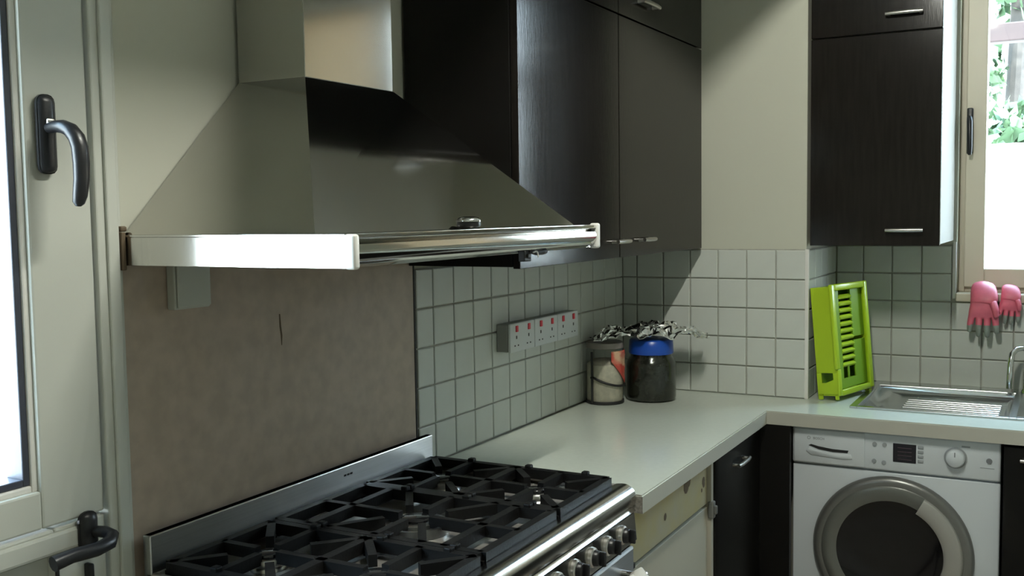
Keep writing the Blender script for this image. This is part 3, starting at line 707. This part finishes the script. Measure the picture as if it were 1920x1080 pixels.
# filter latch hanging below the rail
bm = bmesh.new(); box(bm, -1.660,-1.630, -.480,-.466, 1.438,1.4675,.002); box(bm, -1.652,-1.640, -.484,-.474, 1.446,1.453,.001)
tube(bm, [(-1.640,-.478,1.458),(-1.615,-.483,1.4535),(-1.590,-.486,1.4545),(-1.578,-.486,1.456)], [.004,.0045,.005,.005], n=8)
la = obj('filter_latch', bm, M['blackmat'], hd, label='black latch with white clip under the rail')
bm = bmesh.new(); tube(bm, [(-1.640,-.4895,1.456),(-1.628,-.4895,1.458),(-1.622,-.4895,1.456),(-1.6195,-.4895,1.449),(-1.6185,-.4895,1.446)], .0017, n=6); obj('clip', bm, M['white'], la)

# ------------------------------------------------------------------ sockets
t = thing('wall_socket', 'white switched socket strip with red switches on the tiled wall', 'socket', (-.72,-.009,1.18))
obj('back_box', B(-.945,-.487, -.045,-.0092, 1.142,1.222, bev=.003), M['socketside'], t)
for k in range(3):
    x0 = -.945+.153*k; pl = obj('face_plate', B(x0+.001,x0+.151, -.054,-.0455, 1.1405,1.2235, bev=.003), M['socket'], t)
    for s in range(2):
        xc = x0+.038+.075*s
        bm = bmesh.new(); box(bm, xc-.006,xc+.006, -.058,-.0535, 1.198,1.216,.0015); obj('rocker_switch', bm, M['red'], pl)
        bm = bmesh.new(); box(bm, xc-.003,xc+.003, -.0545,-.0538, 1.178,1.187); box(bm, xc-.013,xc-.007, -.0545,-.0538, 1.157,1.161); box(bm, xc+.007,xc+.013, -.0545,-.0538, 1.157,1.161); obj('socket_hole', bm, M['hole'], pl)
t = thing('junction_box', 'small grey-beige blank box on the panel below the hood', 'socket', (-2.097,-.005,1.41))
obj('base', B(-2.140,-2.054, -.026,-.0055, 1.370,1.456, bev=.003), M['beigebox'], t)
obj('cover', B(-2.137,-2.057, -.032,-.0265, 1.373,1.453, bev=.003), M['beigebox'], t)

# ------------------------------------------------------------------ jars and foil
JX, JY2 = -.215,-.197
j = thing('storage_jar', 'large dark jar with blue lid in the worktop corner', 'jar', (JX,JY2,.9))
bm = bmesh.new(); lathe(bm, [(0,.9008),(.070,.9008),(.080,.905),(.0825,.915),(.0825,1.02),(.079,1.035),(.070,1.048),(.068,1.06),(0,1.06)], (JX,JY2,0), n=40); obj('contents', bm, M['olive'], j, smooth=True)
bm = bmesh.new(); lathe(bm, [(.0710,.9003),(.0815,.9035),(.0840,.914),(.0840,1.021),(.0805,1.037),(.0715,1.050),(.0695,1.06)], (JX,JY2,0), n=40); obj('glass_wall', bm, M['jarglass'], j, smooth=True)
bm = bmesh.new(); lathe(bm, [(0,1.108),(.068,1.108),(.0735,1.103),(.0755,1.062),(.0735,1.058),(.0697,1.058)], (JX,JY2,0), n=40); obj('lid', bm, M['blue'], j, smooth=True, label='bright blue screw lid')
KX, KY = -.330,-.0765
j = thing('storage_jar', 'small glass jar with pale grain and red packet beside the tiled wall', 'jar', (KX,KY,.9))
bm = bmesh.new(); lathe(bm, [(0,.9015),(.055,.9015),(.0595,.906),(.0595,1.03),(.04,1.045),(0,1.05)], (KX,KY,0), n=36); obj('contents', bm, M['white_food'], j, smooth=True)
bm = bmesh.new(); lathe(bm, [(.0570,.9003),(.0615,.904),(.0628,.912),(.0628,1.075),(.058,1.085),(.056,1.088)], (KX,KY,0), n=36); obj('glass_wall', bm, M['jarglass'], j, smooth=True)
bm = bmesh.new(); lathe(bm, [(0,1.106),(.056,1.106),(.0615,1.103),(.0625,1.086),(.0585,1.084)], (KX,KY,0), n=36); obj('lid', bm, M['jarlid'], j, smooth=True)
bm = bmesh.new(); lathe(bm, [(.0630,.9003),(.0640,.902),(.0640,.909),(.0630,.911)], (KX,KY,0), n=36); obj('base_band', bm, M['blackmat'], j, smooth=True)
# red packet wrapped on the right of the jar, towards the room
bm = bmesh.new(); a0, a1 = math.radians(222), math.radians(300); G = []
for i in range(11):
    a = a0+(a1-a0)*i/10; col = []
    for k in range(9):
        zf = k/8; z = .955+(.125)*zf
        lo = .955+.09*(1-i/10)**1.2
        z = lo+(1.078-lo)*zf
        rad = .0645+.0025*math.sin(i*1.7+k)*math.sin(k*1.1)
        col.append(bm.verts.new((KX+rad*math.cos(a), KY+rad*math.sin(a), z)))
    G.append(col)
for i in range(10):
    for k in range(8): bm.faces.new((G[i][k],G[i+1][k],G[i+1][k+1],G[i][k+1]))
o = obj('packet_label', bm, M['packet'], j, smooth='all'); s_ = o.modifiers.new('s','SOLIDIFY'); s_.thickness = .0015; s_.offset = 1
# dark cord wrapped around the jar
bm = bmesh.new(); pts = []
for i in range(25):
    a = math.radians(160+i*5.2); z = .990-.028*max(0,math.sin((i-2)/22*PI*.62))
    pts.append((KX+.0668*math.cos(a), KY+.0668*math.sin(a), z))
tube(bm, pts, .0040, n=8); 
tube(bm, [(KX+.0655*math.cos(math.radians(163)), KY+.0655*math.sin(math.radians(163)), z) for z in (.905,.95,1.0,1.05,1.075)], .0040, n=8)
obj('cord', bm, M['blackmat'], j, smooth=True)
# crumpled foil over both jars
bm = bmesh.new(); rnd = random.Random(5); nx, ny = 46, 28; G = []
fa_, fb_ = Vector((-.330,-.045,0)), Vector((-.130,-.365,0))
ax = (fb_-fa_).normalized(); bx = Vector((ax.y,-ax.x,0))
from mathutils import noise as mn
for i in range(nx+1):
    row = []
    for k in range(ny+1):
        u, v = i/nx, k/ny-.5
        wdt = .15*(.55+.45*math.sin(PI*min(1,max(0,u*.9+.08))))
        p = fa_+ax*(.385*u-.012)+bx*(wdt*v)
        edge = max(abs(v)*2, abs(u-.5)*2)
        q = Vector((u*6.2,v*5.0,0))
        h = 1.121+.022*mn.noise(q*.9)+.016*mn.noise(q*1.9+Vector((7,3,1)))+.006*mn.noise(q*4.3)
        h += .018*math.sin(PI*u)-.026*max(0,edge-.70)/.30+.010
        p = p+ax*.010*mn.noise(q*2.2+Vector((3,9,2)))+bx*.012*mn.noise(q*2.5+Vector((1,1,8)))
        row.append(bm.verts.new((p.x,p.y,max(h,1.1105))))
    G.append(row)
for i in range(nx):
    for k in range(ny): bm.faces.new((G[i][k],G[i+1][k],G[i+1][k+1],G[i][k+1]))
bmesh.ops.triangulate(bm, faces=bm.faces[:])
bmesh.ops.recalc_face_normals(bm, faces=bm.faces[:])
bm2 = bm
o = obj('foil_sheet', bm2, M['foil'], None); s_ = o.modifiers.new('s','SOLIDIFY'); s_.thickness = .002; s_.offset = 1
tag(o, 'crumpled silver foil lying on top of the two jars', 'foil')

# ------------------------------------------------------------------ dish rack (standing on end)
rk = thing('dish_rack', 'lime green plastic dish rack standing on end beside the tiled pier', 'dish rack', (-.006,-.709,.9015))
rk.rotation_euler = (math.radians(-5.2), 0, math.radians(-15.5))
RW, RT, RH = .245, .072, .372
bm = bmesh.new()                                    # left side wall with cut-out
box(bm, 0,.004, -RT,0, .088,RH, .0015); box(bm, 0,.004, -RT,-RT+.014, .012,.088); box(bm, 0,.004, -.016,0, .012,.088)
box(bm, 0,.004, -RT+.014,-.016, .018,.055)
extrude_poly(bm, [(-RT+.014,.055),(-RT+.014,.066),(-.03,.055)], 'X', 0,.004)
box(bm, 0,.006, -.016,0, 0,.02,.001); box(bm, 0,.006, -RT,-RT+.012, 0.0,.02,.001)
obj('side_wall', bm, M['green'], rk, local=True)
bm = bmesh.new(); box(bm, RW-.004,RW, -RT,0, .012,RH,.0015); box(bm, RW-.02,RW,-.016,0,0,.02); box(bm, RW-.02,RW,-RT,-RT+.016,0,.02); obj('side_wall', bm, M['green'], rk, local=True)
obj('end_wall', B(.004,RW-.004, -RT,0, RH-.004,RH), M['green'], rk, local=True)
obj('end_wall', B(.004,RW-.004, -RT,0, .012,.017), M['green'], rk, local=True)
bm = bmesh.new(); y0, y1 = -RT-.008, -RT+.004       # rolled rim around the open front
box(bm, -.010,.016, y0,y1, .10,RH+.008,.004); box(bm, RW-.016,RW+.008, y0,y1, .012,RH+.008,.004); box(bm, .016,RW-.016, y0,y1, RH-.014,RH+.008,.004); box(bm, 0,.022, y0+.002,y1, .012,.10,.003); box(bm,.022,RW-.016,y0+.002,y1,.010,.03,.003)
obj('rim', bm, M['green'], rk, local=True, smooth=True)
bm = bmesh.new(); box(bm, .004,.070, -RT+.010,-RT+.014, .03,RH-.004); box(bm, .158,RW-.004, -RT+.010,-RT+.014, .195,RH-.004); box(bm, .158,RW-.004, -RT+.010,-RT+.014, .03,.183); box(bm,.070,.158,-RT+.010,-RT+.014,.03,.062); box(bm,.105,.113,-RT+.010,-RT+.014,.062,.10)
obj('base_plate', bm, M['greendark'], rk, local=True)
sl = None
for i in range(11):
    z = .108+i*.0228
    if sl is None:
        bm = bmesh.new(); box(bm, .069,.159, -.0095,.0035, -.0045,.0045, .001)
        sl = obj('slat', bm, M['green'], rk, local=True); s = sl
    else: s = inst(sl, rk)
    s.location = (0, -RT+.016, z); s.rotation_euler = (math.radians(35),0,0)
obj('back_plate', B(.004,RW-.004, -.012,-.008, .03,RH-.004), M['greendark'], rk, local=True, label='inner floor of the rack, shade put into its darker green')

# ------------------------------------------------------------------ rubber gloves draped over the sill
def glove(name, label, c, flip, s, seed):
    rnd = random.Random(seed)
    me = bpy.data.meshes.new(name); V, Eg, Rd = [], [], []
    def add(p, r, par=None):
        V.append(p); Rd.append(r)
        if par is not None: Eg.append((par, len(V)-1))
        return len(V)-1
    # local: -x towards the room, y sideways, z up; palm hangs down from the sill edge
    a = add((0.046,.006,.022), .040); b = add((-.010,.003,.020), .043, a); p0 = add((-.032,0,-.018), .046, b); p1 = add((-.034,0,-.058), .047, p0)
    for k, (dy, L) in enumerate(((-.041,.052),(-.0135,.068),(.0135,.070),(.041,.056))):
        k1 = add((-.037,dy*.92*flip,-.082), .0148, p1); k2 = add((-.042-.004*rnd.random(),dy*1.02*flip,-.088-L*.5), .0130, k1); add((-.037,dy*1.08*flip,-.088-L), .0095, k2)
    t1 = add((-.050,.030*flip,-.030), .016, p0); t2 = add((-.062,.040*flip,-.056), .0135, t1); add((-.060,.043*flip,-.086), .010, t2)
    me.from_pydata(V, Eg, []); o = bpy.data.objects.new(name, me); COL.objects.link(o)
    sk_ = o.modifiers.new('skin','SKIN'); sk_.use_smooth_shade = True
    sv = me.skin_vertices[0].data
    for i, r in enumerate(Rd):
        flat = .5 if i < 4 else .85
        sv[i].radius = (r, r*flat) if i >= 2 else (r, r*.55)
    for i in range(len(V)): sv[i].use_root = (i == 2)
    sb = o.modifiers.new('sub','SUBSURF'); sb.levels = 2; sb.render_levels = 2
    dg = bpy.context.evaluated_depsgraph_get(); m2 = bpy.data.meshes.new_from_object(o.evaluated_get(dg)); bpy.data.objects.remove(o)
    for p in m2.polygons: p.use_smooth = True
    m2.materials.clear(); m2.materials.append(M['pink']); m2.materials.append(M['glovetip'])
    for p in m2.polygons:
        if p.center.z < -.112: p.material_index = 1
    o = bpy.data.objects.new(name, m2); COL.objects.link(o); o.location = c; o.scale = (s,s,s)
    tag(o, label, 'glove'); return o
glove('rubber_glove', 'pink rubber glove with grey fingertips hanging from the sill, nearer the pier', (RX-.034,-1.178,WZ0+.024), -1, .98, 1)
g2 = glove('rubber_glove', 'second pink rubber glove lying behind on the sill, nearer the tap', (RX-.012,-1.259,WZ0+.024), -1, .70, 2)
g2.rotation_euler = (math.radians(5), 0, math.radians(6))

# ------------------------------------------------------------------ ceiling batten (above the frame)
t = thing('ceiling_batten', 'linear ceiling light with side baffles above the kitchen floor', 'lamp', (-1.9,-1.02,CEIL))
obj('spine', B(-2.5,-1.3, -1.060,-.980, 2.625,CEIL-.001, bev=.002), M['white'], t)
for y in (-1.0965,-.9475): obj('baffle', B(-2.5,-1.3, y,y+.004, 2.534,2.665, bev=.001), M['socketside'], t)
